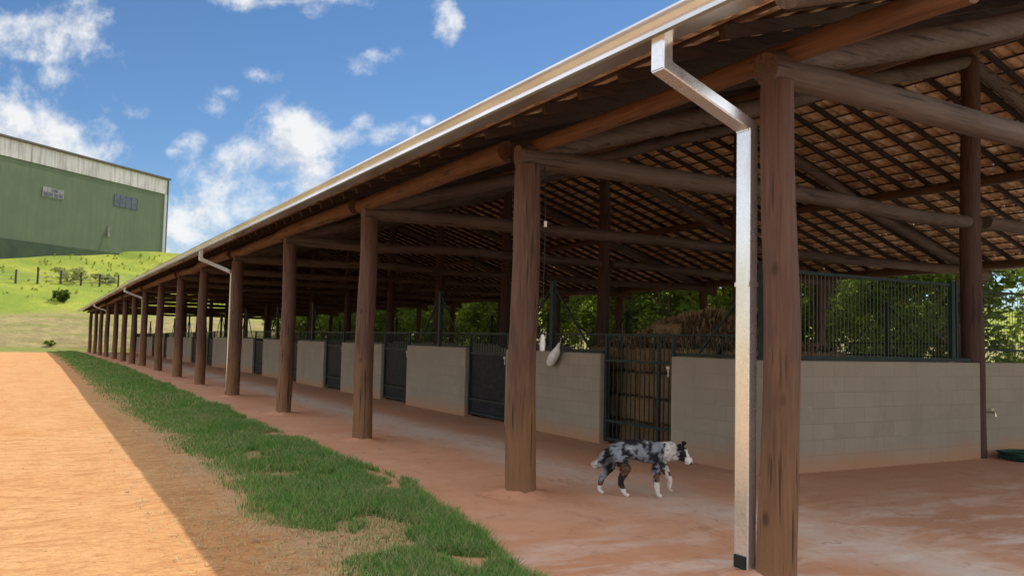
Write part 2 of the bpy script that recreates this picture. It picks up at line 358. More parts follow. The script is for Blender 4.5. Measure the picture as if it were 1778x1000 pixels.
def meadow_mat():
    t=NT('meadow'); p=t.pos(); x,y,z=t.xyz(p)
    n=t.noise(p,.14,5,.6); f=t.noise(p,1.1,6,.7); g=t.noise(p,6,4,.7)
    green=t.mix(t.ramp(n,[(.4,0),(.62,1)]),(.22,.28,.045),(.36,.38,.06))
    green=t.mix(t.ramp(f,[(.45,0),(.75,.6)]),green,(.15,.21,.035))
    brown=t.mix(t.ramp(f,[(.35,0),(.65,1)]),(.24,.185,.095),(.37,.31,.14))
    brown=t.mix(t.ramp(t.noise(t.scale(p,(.12,.4,1)),1,5,.65),[(.48,0),(.62,.8)]),brown,(.2,.21,.06))
    low=t.ramp(t.math('ADD',t.mapr(z,1.2,5.6,.6,-.6),n),[(.38,0),(.62,1)])
    col=t.mix(low,green,brown)
    rim=t.ramp(t.math('ADD',t.mapr(z,-.3,.6,.6,-.4),t.math('MULTIPLY',f,.6)),[(.45,0),(.7,1)])
    col=t.mix(t.math('MULTIPLY',rim,.8),col,(.22,.24,.06))
    col=t.mix(t.math('MULTIPLY',g,.22),col,t.mix(.5,col,(.08,.10,.015)))
    return t.out(t.bsdf(col,.95,0,t.bump(t.math('ADD',f,g),.8,.25),.1))
MEADOW=meadow_mat()
hx=[-260,-150,-90,-60]+list(np.arange(-44,44,1.0))+[50,62,80,110,160,260]
hy=list(np.arange(84,145,.9))+[150,165,190,240,320,500]
def hz(x,y):
    if y<86.5: return -.35-.03+.03*(y-84)/2.5
    return hill(x,y)
sheet('hill',hx,hy,hz,MEADOW)

# ------------------------------------------------------------------ foliage materials and leaf builders
def leaf_mat(name,c0,c1,trans=.45):
    t=NT(name); p=t.pos(); n=t.noise(p,1.2,3,.6); rnd=t.n('ShaderNodeNewGeometry').outputs['Random Per Island']
    col=t.mix(t.math('ADD',t.math('MULTIPLY',n,.5),t.math('MULTIPLY',rnd,.5)),c0,c1)
    d=t.n('ShaderNodeBsdfDiffuse',{'Color':col}).outputs[0]; tr=t.n('ShaderNodeBsdfTranslucent',{'Color':t.mix(.35,col,(.35,.4,.04))}).outputs[0]
    return t.out(t.n('ShaderNodeMixShader',{0:trans,1:d,2:tr}).outputs[0])
LEAF=[leaf_mat('leaf_dark',(.025,.05,.013),(.065,.11,.022),.42),leaf_mat('leaf_mid',(.07,.12,.02),(.18,.25,.04),.55),leaf_mat('leaf_light',(.13,.19,.025),(.29,.35,.05),.55)]
def leaves(centers,radii,per,size,rs):
    """leaf-sized folded faces spread through many small clumps"""
    V=[];F=[];n=0
    for c_,r in zip(centers,radii):
        k=int(per*(r/radii.mean())**2); d=rs.normal(size=(k,3)); d/=np.linalg.norm(d,axis=1)[:,None]
        P=c_+d*(r*rs.uniform(.35,1.05,size=(k,1)))*np.array([1,1,.8])
        a=rs.normal(size=(k,3)); a[:,2]*=.5; a/=np.linalg.norm(a,axis=1)[:,None]
        b=np.cross(a,rs.normal(size=(k,3))); b/=np.linalg.norm(b,axis=1)[:,None]
        s=size*rs.uniform(.6,1.4,size=(k,1))
        q=np.stack([P-a*s,P+b*s*.42,P+a*s,P-b*s*.42],1).reshape(-1,3)
        V.append(q); F.append(np.arange(k*4).reshape(-1,4)+n); n+=k*4
    return np.concatenate(V),np.concatenate(F)
BARK=simple('bark',(.1,.075,.055),.9,0,(.05,.036,.026),18,.4)
def tree_meshes(seed,h,wd,low,mat,nclump=70,per=95,size=.13):
    rs=np.random.default_rng(seed); C=[];
    while len(C)<nclump:
        q=rs.uniform(-1,1,3)
        if np.linalg.norm(q)>1 or np.linalg.norm(q)<.25: continue
        C.append((q[0]*wd/2*(1-.25*max(q[2],0)),q[1]*wd/2*(1-.25*max(q[2],0)),low+(h-low)*(q[2]*.5+.5)))
    C=np.array(C); R=rs.uniform(.35,.85,nclump)*wd/5.5
    V,F=leaves(C,R,per,size,rs); crown=npmesh('crown',V,F,mat)
    b=MB(); top=Vector((rs.uniform(-.3,.3),rs.uniform(-.3,.3),low+(h-low)*.55))
    b.tube([(0,0,-.3),(.03,.02,h*.15),top*.5+Vector((.1,0,0)),top],[.2,.15,.11,.05],9)
    for i in range(10):
        c_=Vector(C[rs.integers(nclump)]); st=Vector((top.x*.5,top.y*.5,low*.6+(h-low)*rs.uniform(.05,.4))); mid=(st+c_)*.5+Vector((0,0,-.15))
        b.tube([st,mid,c_],[.07,.045,.015],6)
    return crown,b.mesh('trunk',BARK)
TREES=[tree_meshes(1,7.2,5.2,.5,LEAF[1]),tree_meshes(2,6.2,4.8,.3,LEAF[2]),tree_meshes(3,8.0,5.6,.8,LEAF[0]),tree_meshes(4,5.2,4.6,.2,LEAF[2],60,100)]
def tree(kind,x,y,z,sc,rz,label,group=None,name='leafy_tree'):
    r=empty(name,(x,y,z),label,'tree',group,rz); r.scale=(sc,sc,sc)
    cr,tk=TREES[kind]; link('crown',cr,r); link('trunk',tk,r); return r
rt=random.Random(11)
y=-3.0; i=0
while y<92:
    k=([1,0,3,2,1,3,0] if y<13 else [2,2,0,2,2,2,0])[i%7]; x=(33.5 if y<9 else (29 if y<13 else 25.2))+rt.uniform(-1,1.4)
    tree(k,x,y,dz(y)-.1,rt.uniform(.95,1.2),rt.uniform(0,6.28),'bushy green tree in the row seen through the open far side of the stables','trees beyond the far side of the stables')
    y+=rt.uniform(3.3,4.3) if y<13 else rt.uniform(2.5,3.3); i+=1
y=-6.0
while y<60:
    tree([2,0,2][i%3],38+rt.uniform(-2,3),y,-.1,rt.uniform(1.1,1.45),rt.uniform(0,6.28),'tall dark tree standing behind the row of bushy green trees','tall trees behind the bushy row'); y+=rt.uniform(5.5,7.5); i+=1

# ------------------------------------------------------------------ the stables: posts, trusses, roof
TY=[4.2,7.67,12.53,17.23,22.24,27.08,31.66,36.9,42.46,47.1,52.1,57.9,64.4,70.6,76.7,83.9]
XN,XR,XF=4.508,12.4,20.29; SL=.317; Y0,Y1=2.95,88.0
def zr(x): return 3.55+SL*((x if x<=XR else 2*XR-x)-XN)     # centre line of the principal rafters
barn=empty('stable_building',(XN,TY[0],0),'long open stable with a clay tile roof carried on brown log posts','stable')
for k,y in enumerate(TY):
    d=dz(y); fat=[.124,.15,.142,.142,.16,.14,.15,.145][k] if k<8 else .145
    b=MB(); b.log((XN,y,-.05+d),(XN,y,3.46+d),fat*1.08,fat*.93,.16,20 if k<4 else 12,.03,.085); wpart('post',b.mesh('post',W_POST),barn)
    b=MB(); b.log((XR,y,-.05+d),(XR,y,zr(XR)+.05+d),.17,.13,.35,12,.03,.05); wpart('king_post',b.mesh('king_post',W_KING),barn)
    b=MB(); b.log((XF,y,-.05+d),(XF,y,3.46+d),.15,.14,.35,12,.03,.05); wpart('post',b.mesh('post',W_POST),barn)
    b=MB(); b.log((4.40,y+.0,3.545+d),(XR+.5,y,3.56+d),.115,.098,.3,14,.05,.05); wpart('tie_beam',b.mesh('tie_beam',W_X),barn)
    b=MB(); b.log((XR+.15,y-.14,3.56+d),(20.75,y-.1,3.545+d),.098,.115,.3,14,.05,.05); wpart('tie_beam',b.mesh('tie_beam',W_X),barn)
    b=MB(); b.log((4.42,y+.02,zr(4.42)+.03+d),(XR-.05,y+.02,zr(XR)+d),.12,.105,.3,14,.04,.05); wpart('truss_rafter',b.mesh('truss_rafter',W_X),barn)
    b=MB(); b.log((2*XR-3.95,y+.02,zr(3.95)+.03+d),(XR+.05,y+.02,zr(XR)+d),.12,.105,.3,14,.04,.05); wpart('truss_rafter',b.mesh('truss_rafter',W_X),barn)
# plate logs bay by bay, purlins and ridge
YS=[Y0]+TY[1:]+[Y1-.1]
for k in range(len(YS)-1):
    ya,yb=YS[k],YS[k+1]
    for X,dzp,r in ((XN-.06,.15,.118),(8.4,.2,.1),(XR,.17,.11),(2*XR-8.4,.2,.1),(XF+.06,.16,.118)):
        if k==0 and X==XN-.06: r=.085
        off=(.16 if k==0 else (.03 if k%2 else -.04))*(1 if X<XR else -1)
        ea=.40 if (k and X==XN-.06) else -.12; eb=.34 if X==XN-.06 else -.16
        b=MB(); b.log((X+off,ya+ea,zr(X)+dzp+dz(ya)),(X+off,yb+eb,zr(X)+dzp+dz(yb)),r*1.04,r*.92,.3,14,.03,.05)
        wpart('ridge_beam' if X==XR else 'purlin',b.mesh('purlin',W_Y),barn)
# gable rafters at the near end
for sx in (1,-1):
    X=lambda q: q if sx>0 else 2*XR-q
    b=MB(); b.log((X(3.42),3.12,3.50),(X(XR-.05),3.12,3.5+SL*(XR-.05-3.42)),.1,.09,.3,14,.03,.05); wpart('gable_rafter',b.mesh('gable_rafter',W_X),barn)
# common rafters: the nearest fifty of each slope are parts, the rest one piece
ry=[Y0+.1+.575*i for i in range(int((Y1-Y0-.2)/.575)+1)]
def crafter(b,y,side):
    X=lambda q: q if side>0 else 2*XR-q
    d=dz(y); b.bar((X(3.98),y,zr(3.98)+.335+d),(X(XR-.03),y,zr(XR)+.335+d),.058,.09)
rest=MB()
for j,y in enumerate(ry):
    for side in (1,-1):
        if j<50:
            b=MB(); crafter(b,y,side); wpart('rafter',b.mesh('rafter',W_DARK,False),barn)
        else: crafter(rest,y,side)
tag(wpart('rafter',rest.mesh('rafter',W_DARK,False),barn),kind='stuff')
# battens across the rafters, one every tile course
BX=[3.72+.345*i for i in range(26)]
for X in BX:
    if X>XR-.05: break
    for side in (1,-1):
        xx=X if side>0 else 2*XR-X; b=MB()
        yy=[Y0-.05,20,40,62,85,Y1]
        for a,c_ in zip(yy[:-1],yy[1:]): b.bar((xx,a,zr(xx)+.397+dz(a)),(xx,c_,zr(xx)+.397+dz(c_)),.034,.024)
        wpart('batten',b.mesh('batten',W_BAT,False),barn)
# clay tiles: corrugated courses, each lapping over the one below
def tiles(side):
    per=.2; seg=6; ny=int((Y1-Y0+.1)/per*seg); yv=(Y0-.08)+np.arange(ny+1)*(per/seg)
    ph=(np.arange(ny+1)%seg)/seg*2*np.pi
    prof=.032*np.cos(ph)+.012*np.cos(2*ph)
    rsd=np.random.default_rng(5 if side>0 else 6)
    cell=(np.arange(ny+1)//seg)
    dzy=np.array([dz(a) for a in yv]); V=[];F=[];n=0; w_=ny+1
    ns=26
    for c_ in range(ns):
        x0=3.60+.345*c_; x1=min(x0+.40,XR+.06)
        if x0>XR: break
        jit=rsd.uniform(-.010,.012,cell.max()+1)[cell]; jx=rsd.uniform(-.018,.018,cell.max()+1)[cell]
        for xx,lift in ((x0,.036),(x1,.0)):
            X=xx+jx*(xx==x0); Z=3.55+SL*(X-XN)+.445+lift+prof+jit+dzy
            XX=X*np.ones(w_) if side>0 else 2*XR-X*np.ones(w_)
            V.append(np.stack([XX,yv,Z],1))
        # front lip of the course gives the tiles their thickness
        X=x0+jx; Z=3.55+SL*(X-XN)+.445+.036-.034+prof+jit+dzy
        V.append(np.stack([X if side>0 else 2*XR-X,yv,Z],1))
        a=np.arange(ny)
        F.append(np.stack([n+a,n+a+1,n+w_+a+1,n+w_+a],1)); F.append(np.stack([n+2*w_+a,n+2*w_+a+1,n+a+1,n+a],1)); n+=3*w_
    return npmesh('roof_tiles',np.concatenate(V),np.concatenate(F),TILE,True)
for side in (1,-1): wpart('roof_tiles',tiles(side),barn)
b=MB(); b.tube([(XR,yy,zr(XR)+.5+dz(yy)) for yy in (Y0-.08,20,40,62,85,Y1)],.11,10); wpart('ridge_tiles',b.mesh('ridge_tiles',TILE),barn)
# gutters
def gutter(side):
    prof=[(3.545,3.815),(3.53,3.812),(3.53,3.795),(3.562,3.785),(3.575,3.745),(3.566,3.715),(3.535,3.70),(3.53,3.668),(3.55,3.655),(3.70,3.655),(3.70,3.80),(3.694,3.80),(3.694,3.663),(3.56,3.663),(3.542,3.672),(3.545,3.692),(3.578,3.71),(3.584,3.745),(3.572,3.79)]
    b=MB(); yy=[Y0-.05,20,40,55,70,85,Y1]; n=len(prof)
    for y in yy:
        for px,pz in prof: b.v.append((px if side>0 else 2*XR-px,y,pz+dz(y)-.0))
    for i in range(len(yy)-1):
        for j in range(n): b.f.append((i*n+j,i*n+(j+1)%n,(i+1)*n+(j+1)%n,(i+1)*n+j))
    b.f.append(tuple(range(n))); b.f.append(tuple(range((len(yy)-1)*n,len(yy)*n)))
    return b.mesh('gutter',GUT,False)
for side in (1,-1): wpart('gutter',gutter(side),barn)
# square downpipes on every fourth post
def boxpipe(b,pts,wy,wx):
    """rectangular pipe in the X-Z plane with mitred bends"""
    n0=len(b.v); k=len(pts)
    for i,p in enumerate(pts):
        p=Vector(p); d1=(Vector(pts[i])-Vector(pts[i-1])).normalized() if i else None
        d2=(Vector(pts[i+1])-Vector(pts[i])).normalized() if i<k-1 else None
        d=((d1 or d2)+(d2 or d1)).normalized(); nrm=Vector((-d.z,0,d.x)); sc=1/max(.3,nrm.dot(Vector((-(d2 or d1).z,0,(d2 or d1).x))))
        for sx,sy in ((-1,-1),(1,-1),(1,1),(-1,1)):
            b.v.append(tuple(p+nrm*(sx*wx/2*sc)+Vector((0,sy*wy/2,0))))
    for i in range(k-1):
        for j in range(4): b.f.append((n0+i*4+j,n0+i*4+(j+1)%4,n0+i*4+4+(j+1)%4,n0+i*4+4+j))
    b.f.append((n0,n0+1,n0+2,n0+3)); b.f.append(tuple(n0+(k-1)*4+j for j in range(4)))
DARKHOLE=simple('black_rubber',(.012,.014,.015),.6)
for k in (0,4,8,12):
    y=TY[k]+.2; d=dz(y)
    b=MB(); boxpipe(b,[(3.625,y,3.70+d),(3.625,y,3.47+d),(4.42,y,3.17+d),(4.42,y,.04+d)],.135,.085)
    p=b.mesh('downpipe',GALV,False); bm=bmesh.new(); bm.from_mesh(p); bmesh.ops.bevel(bm,geom=[e for e in bm.edges if e.calc_face_angle(0)>.6],offset=.008,segments=2,affect='EDGES'); bm.to_mesh(p); bm.free()
    o=wpart('downpipe',p,barn)
    b=MB(); b.box(4.3745,4.466,y-.0705,y+.0705,2.02+d,2.05+d); link('seam_band',b.mesh('seam_band',GALV,False),o)
    b=MB(); b.box(4.366,4.376,y-.055,y+.055,.05+d,.14+d); link('drain_outlet',b.mesh('drain_outlet',DARKHOLE,False),o)

# ------------------------------------------------------------------ stall fronts
XW=7.85; TH=.19; WH=1.424
gates=[]
bays=[(TY[k],TY[k+1]) for k in range(1,len(TY)-1)]
for a,c_ in bays:
    m_=(a+c_)/2; gates.append((m_-.85,m_+.85))
piers=[(7.5,gates[0][0])]+[(gates[i][1],gates[i+1][0]) for i in range(len(gates)-1)]+[(gates[-1][1],84.5)]
def wallbox(x0,x1,y0,y1,h,d):
    b=MB(); b.box(x0,x1,y0,y1,-.1+d,h+d); me=b.mesh('wall',BLOCK,False)
    bm=bmesh.new(); bm.from_mesh(me); bmesh.ops.bevel(bm,geom=bm.edges[:],offset=.012,segments=2,affect='EDGES'); bm.to_mesh(me); bm.free(); return me
def brace(b,x,yc,ya,yb,d,mesh=True):
    """steel post with two stays down to the wall top, vertical bars below them"""
    zt=2.66+d; zb=WH+.07+d
    b.box(x-.04,x+.04,yc-.05,yc+.05,WH+d,zt)
    b.box(x-.02,x+.02,ya,yb,WH+.012+d,WH+.05+d)
    for e in (ya,yb):
        if abs(e-yc)<.4: continue
        s=1 if e>yc else -1; e2=yc+s*min(abs(e-yc),1.15)
        b.bar((x,yc+s*.04,zt-.1),(x,e2,zb),.028,.024)
        yy=yc+s*.12
        while abs(yy-yc)<abs(e-yc)-.03:
            b.box(x-.004,x+.004,yy-.004,yy+.004,WH+.04+d,1.72+d); yy+=s*.085
        b.box(x-.01,x+.01,min(yc+s*.05,e),max(yc+s*.05,e),1.715+d,1.74+d)
names_ord=ORD
for i,(a,c_) in enumerate(piers):
    d=dz((a+c_)/2)
    if i==0: lab='grey concrete block wall piece at the near corner of the stall row, behind the nearest log post'
    elif i==len(piers)-1: lab='last grey block wall piece at the far end of the stall row'
    else: lab='grey block stall wall with steel braces on top, between the %s and %s stall gates from the near corner'%(ORD[i-1],ORD[i])
    if i==len(piers)-1: lab='grey block stall wall closing the far end of the stall row'
    r=empty('stall_wall',(XW,(a+c_)/2,d),lab,'wall','block walls along the stall fronts')
    wpart('wall',wallbox(XW,XW+TH,a,c_,WH,d),r)
    b=MB(); yc=7.62 if i==0 else (TY[i+1] if i<len(TY)-1 else c_-.1)
    if i==len(piers)-1: yc=TY[-1]
    brace(b,XW+TH/2,yc,a+.02,c_-.02,d); wpart('brace_frame',b.mesh('brace_frame',STEEL,False),r)
LATCH=simple('pale_metal',(.5,.5,.48),.4,.6)
for i,(a,c_) in enumerate(gates):
    d=dz((a+c_)/2)
    lab='open barred steel gate with straw bales behind it, nearest stall of the row' if i==0 else 'dark sheet steel stall gate, %s from the near corner of the stall row'%ORD[i]
    r=empty('stall_gate',(XW,(a+c_)/2,d),lab,'gate','steel gates of the stalls')
    x=XW+.09; b=MB(); ya,yb=a+.05,c_-.05
    for yy in (ya,yb): b.box(x-.025,x+.025,yy-.025,yy+.025,.06+d,1.74+d)
    for zz in (.08,.36,1.30,1.70): b.box(x-.02,x+.02,ya+.027,yb-.027,zz+d,zz+.04+d)
    if i==0: b.box(x-.022,x+.022,ya+.3,ya+.345,.12+d,1.69+d)
    wpart('gate_frame',b.mesh('gate_frame',STEEL,False),r)
    b=MB(); yy=ya+.1; z0=.12 if i==0 else 1.345
    while yy<yb-.05:
        b.box(x-.007,x+.007,yy-.007,yy+.007,z0+d,1.70+d); yy+=.11
    wpart('gate_bars',b.mesh('gate_bars',STEEL,False),r)
    if i:
        b=MB(); b.box(x+.004,x+.012,ya+.03,yb-.03,.42+d,1.297+d); b.box(x+.004,x+.012,ya+.03,yb-.03,.125+d,.355+d); wpart('sheet_panel',b.mesh('sheet_panel',SHEET,False),r)
    b=MB(); b.box(x-.06,x-.026,ya+.02,ya+.09,1.24+d,1.28+d); b.box(x-.05,x-.03,ya+.05,ya+.07,1.13+d,1.245+d); wpart('latch',b.mesh('latch',LATCH,False),r)
# walls across the near end of the stalls
lab='grey block end wall with a barred steel screen above it, facing the dusty floor'
r=empty('end_wall',(10.1,7.55,0),lab,'wall')
wpart('wall',wallbox(XW+TH+.003,12.30,7.5,7.69,WH,0),r)
b=MB(); ye=7.6
b.box(XW+TH+.05,12.2,ye-.02,ye+.02,WH+.012,WH+.06); b.box(11.72,11.80,ye-.04,ye+.04,WH+.06,2.62); b.box(11.86,11.90,ye-.02,ye+.02,WH+.06,2.62)
b.box(XW+TH+.05,11.72,ye-.02,ye+.02,2.54,2.58); wpart('screen_frame',b.mesh('screen_frame',STEEL,False),r)
b=MB(); xx=8.15
while xx<11.7: b.box(xx-.004,xx+.004,ye-.004,ye+.004,WH+.05,2.545); xx+=.075
wpart('screen_bars',b.mesh('screen_bars',steel_mat('grey_green_bars',(.07,.085,.07)),False),r)
r=empty('end_wall',(14.8,7.7,0),'grey block wall with exposed joints and a tap, right of the ridge post','wall')
wpart('wall',wallbox(12.56,16.95,7.62,7.81,WH,0),r)
b=MB(); b.box(12.58,16.9,7.70,7.73,1.60,1.635); b.box(12.58,16.9,7.70,7.73,2.5,2.535)
for xx in (12.62,14.7,16.85): b.box(xx-.02,xx+.02,7.695,7.735,WH,2.53)
wpart('top_rails',b.mesh('top_rails',STEEL,False),r)
b=MB(); xx=12.7
while xx<16.85: b.box(xx-.003,xx+.003,7.712,7.718,WH,2.5); xx+=.075
zz=1.7
while zz<2.5: b.box(12.62,16.85,7.7125,7.7175,zz-.003,zz+.003); zz+=.15
wpart('screen_bars',b.mesh('screen_bars',bpy.data.materials['grey_green_bars'],False),r)
# partitions between the stalls and the far row
for i,yt in enumerate(TY[2:12]):
    d=dz(yt); r=tag(link('stall_partition',wallbox(XW+TH+.003,XR-.17,yt-.09,yt+.09,WH,d)),'grey block partition wall running back from the stall front at the %s log post'%ORD[i+2],'wall','block walls between the stalls')
for i,yt in enumerate(TY[2:11]):
    d=dz(yt); r=empty('far_stall_wall',(17,yt,d),'low block wall with braced steel post on the far stall row, %s from the near end'%ORD[i],'wall','block walls of the far stall row')
    wpart('wall',wallbox(16.9,17.09,yt-1.55,yt+1.55,WH,d),r); b=MB(); brace(b,17,yt,yt-1.5,yt+1.5,d); wpart('brace_frame',b.mesh('brace_frame',STEEL,False),r)

# loose earth kicked up round the feet of the posts
V=[];F=[];n=0
for k in range(9):
    cx,cy,d=XN,TY[k],dz(TY[k])
    for j in range(28):
        a=2*math.pi*j/28
        for q,(r_,h_) in enumerate(((.12,.045),(.19,.034),(.27,.016),(.40,.0))):
            rr=r_*(1+.25*noise.noise((math.cos(a)*1.5+k*7,math.sin(a)*1.5,q*.3))) if q else r_
            V.append((cx+rr*math.cos(a),cy+rr*math.sin(a),d+.013+h_*(1+.6*noise.noise((math.cos(a)*2+k*3,math.sin(a)*2,9))) - (.006 if q==3 else 0)))
    for j in range(28):
        for q in range(3): F.append((n+j*4+q,n+j*4+q+1,n+((j+1)%28)*4+q+1,n+((j+1)%28)*4+q))
    n+=112
tag(link('loose_earth',npmesh('loose_earth',V,F,FLOOR,True)),'loose red earth banked round the feet of the front log posts','earth',None,'stuff')

# ------------------------------------------------------------------ straw bales in the first stall
def straw_mat():
    t=NT('straw'); v=t.obj(); a=t.noise(t.scale(v,(14,60,60)),1,5,.7,1.5); b_=t.noise(v,7,4,.6)
    col=t.mix(t.ramp(a,[(.35,0),(.65,1)]),(.11,.065,.032),(.36,.24,.12)); col=t.mix(t.math('MULTIPLY',b_,.5),col,(.14,.085,.045))
    return t.out(t.bsdf(col,.95,0,t.bump(a,.9,.03),.1))
STRAW=straw_mat(); TWINE=simple('twine',(.5,.42,.25),.9)
def bale_mesh():
    bm=bmesh.new(); bmesh.ops.create_cube(bm,size=1)
    bmesh.ops.subdivide_edges(bm,edges=bm.edges[:],cuts=7,use_grid_fill=True)
    for v in bm.verts:
        q=Vector((v.co.x*.92,v.co.y*.45,v.co.z*.38)); k=max(abs(v.co.x),0)
        rd=Vector((abs(v.co.x)*2,abs(v.co.y)*2,abs(v.co.z)*2)); e=sorted(rd)[1]
        q*=1-.06*max(0,e-.7)/.3
        q+=Vector((noise.noise(q*9),noise.noise(q*9+Vector((5,0,0))),noise.noise(q*9+Vector((0,7,0)))))*.018
        for tx in (-.2,.2): q.z*=1-.05*math.exp(-((q.x-tx)/.04)**2); q.y*=1-.05*math.exp(-((q.x-tx)/.04)**2)
        v.co=q+Vector((0,0,.19))
    m_=bpy.data.meshes.new('bale'); bm.to_mesh(m_); bm.free(); m_.materials.append(STRAW); m_.polygons.foreach_set('use_smooth',[True]*len(m_.polygons)); return m_
BALE=bale_mesh()
tw=MB()
for tx in (-.2,.2): tw.tube([(tx,-.222,-.002),(tx,-.222,.375),(tx,.222,.375),(tx,.222,-.002)],.006,5)
TWM=tw.mesh('twine',TWINE)
def bale(x,y,z,rz,lab,grp):
    o=tag(link('straw_bale',BALE,None,(x,y,z),rz),lab,'bale',grp); link('twine',TWM,o); return o
rb=random.Random(3)
for ix in range(4):
    for iy in range(5):
        for iz in range(4):
            if not(iy==0 or ix==0 or iz==3): continue
            bale(8.75+.95*ix+rb.uniform(-.09,.09),9.9+.48*iy+rb.uniform(-.05,.03),.0+.385*iz,rb.uniform(-.09,.09),'brown straw bale stacked in the nearest stall, seen through its bars and over its wall','straw bales stacked in the nearest stall')
for (x,y,z,a) in ((9.0,10.5,1.54,.5),(9.9,10.8,1.54,1.2),(11.2,10.6,1.54,-.4)):
    bale(x,y,z,a,'straw bale lying loose on top of the stack in the nearest stall','loose bales on top of the straw stack')
# loose hay heaped over the stack
V=[];F=[];n=0; rh=np.random.default_rng(77)
for i in range(24000):
    wide=i>15000
    a_=rh.uniform(0,6.283); q=rh.random()**.5; px_=9.6+1.35*q*math.cos(a_); py_=10.6+.95*q*math.sin(a_); top=1.56+.52*(1-q*q)*(1+.35*noise.noise((px_*2,py_*2,1)))
    if wide: px_=rh.uniform(8.5,12.1); py_=rh.uniform(9.75,12.05); top=1.60+.09*noise.noise((px_*1.6,py_*1.6,4))
    z=top-abs(rh.normal())*.03; d1=rh.normal(size=3); d1[2]*=.45; d1/=np.linalg.norm(d1); L=rh.uniform(.05,.14); w_=np.cross(d1,(0,0,1.)); w_=w_/(np.linalg.norm(w_)+1e-6)*.007; c_=np.array((px_,py_,max(z,1.545)))
    V+=[c_-d1*L-w_,c_-d1*L+w_,c_+d1*L+w_,c_+d1*L-w_]; F.append((n,n+1,n+2,n+3)); n+=4
tag(link('loose_hay',npmesh('loose_hay',V,F,simple('hay_stalk',(.33,.22,.11),.95,0,(.17,.105,.055),6))),'rounded heap of loose brown hay on the bales in the nearest stall','hay',None,'stuff')

# ------------------------------------------------------------------ small things
WHITE=simple('white_plastic',(.72,.71,.69),.5,0,(.55,.54,.52),20,.2)
# knotted white bag hanging from the stall bars
bm=bmesh.new(); bmesh.ops.create_uvsphere(bm,u_segments=20,v_segments=16,radius=1)
for v in bm.verts:
    t_=(v.co.z+1)/2
    r_=.10*math.sin(math.pi*min(1,(.02+.98*(1-t_))**1.25*.84))+.014
    c=Vector((v.co.x,v.co.y,0)); c=c.normalized() if c.length>1e-4 else c
    wr=1+.22*noise.noise((c.x*2.5,c.y*2.5,t_*4))
    v.co=Vector((c.x*r_*wr*.65,c.y*r_*wr-.30*(1-t_)+.0,-.40*(1-t_)))
me=bpy.data.meshes.new('bag'); bm.to_mesh(me); bm.free(); me.materials.append(WHITE); me.polygons.foreach_set('use_smooth',[True]*len(me.polygons))
for v in me.vertices: v.co.y=-v.co.y
bag=tag(link('hanging_bag',me,None,(7.74,11.98,1.58)),'small white cloth bag hanging by its knot from the bars over the stall wall','bag')
# thin wire with a white socket down the second post
b=MB(); b.tube([(4.64,7.53,3.45),(4.655,7.525,2.8),(4.648,7.53,2.2),(4.65,7.53,1.66)],.006,6); rr=empty('hanging_wire',(4.65,7.53,1.5),'thin wire with a white socket hanging down beside the second nearest log post','wire')
wpart('wire',b.mesh('wire',DARKHOLE),rr)
b=MB(); b.tube([(4.65,7.53,1.67),(4.65,7.53,1.64),(4.65,7.53,1.57),(4.65,7.53,1.50),(4.65,7.53,1.49)],[.012,.024,.032,.026,.01],12); wpart('socket',b.mesh('socket',WHITE),rr)
b=MB(); b.tube([(4.655,7.525,2.86),(4.655,7.525,2.80)],.018,10); wpart('connector',b.mesh('connector',WHITE),rr)
# tap
BRASS=simple('brass',(.6,.52,.36),.3,.9)
tp=empty('water_tap',(12.66,7.62,.68),'small pale metal tap fixed to the block wall above the hose','tap')
b=MB(); b.tube([(12.66,7.63,.68),(12.66,7.53,.68),(12.66,7.50,.67),(12.66,7.485,.62)],.014,8); wpart('spout',b.mesh('spout',BRASS),tp)
b=MB(); b.box(12.61,12.71,7.535,7.555,.722,.734); b.tube([(12.66,7.545,.69),(12.66,7.545,.725)],.008,6); wpart('handle',b.mesh('handle',BRASS,False),tp)
# coiled hose
HOSE=simple('green_hose',(.012,.055,.035),.5,0,(.008,.03,.022))
b=MB(); pts=[]; 
for i in range(0,7*28):
    a=2*math.pi*i/28; k=i/28; r_=.36+.02*math.sin(a*1.3+k)+.035*math.sin(k*2.4)
    pts.append((12.86+r_*math.cos(a)+.02*math.sin(k*3),7.14+r_*.98*math.sin(a),.022+.016*k*.9+.006*math.sin(a*3+k)))
pts.append((13.3,6.98,.03)); pts.append((13.6,7.1,.02))
b.tube(pts,.015,7); tag(link('garden_hose',b.mesh('garden_hose',HOSE)),'dark green hose lying coiled on the floor below the tap','hose')

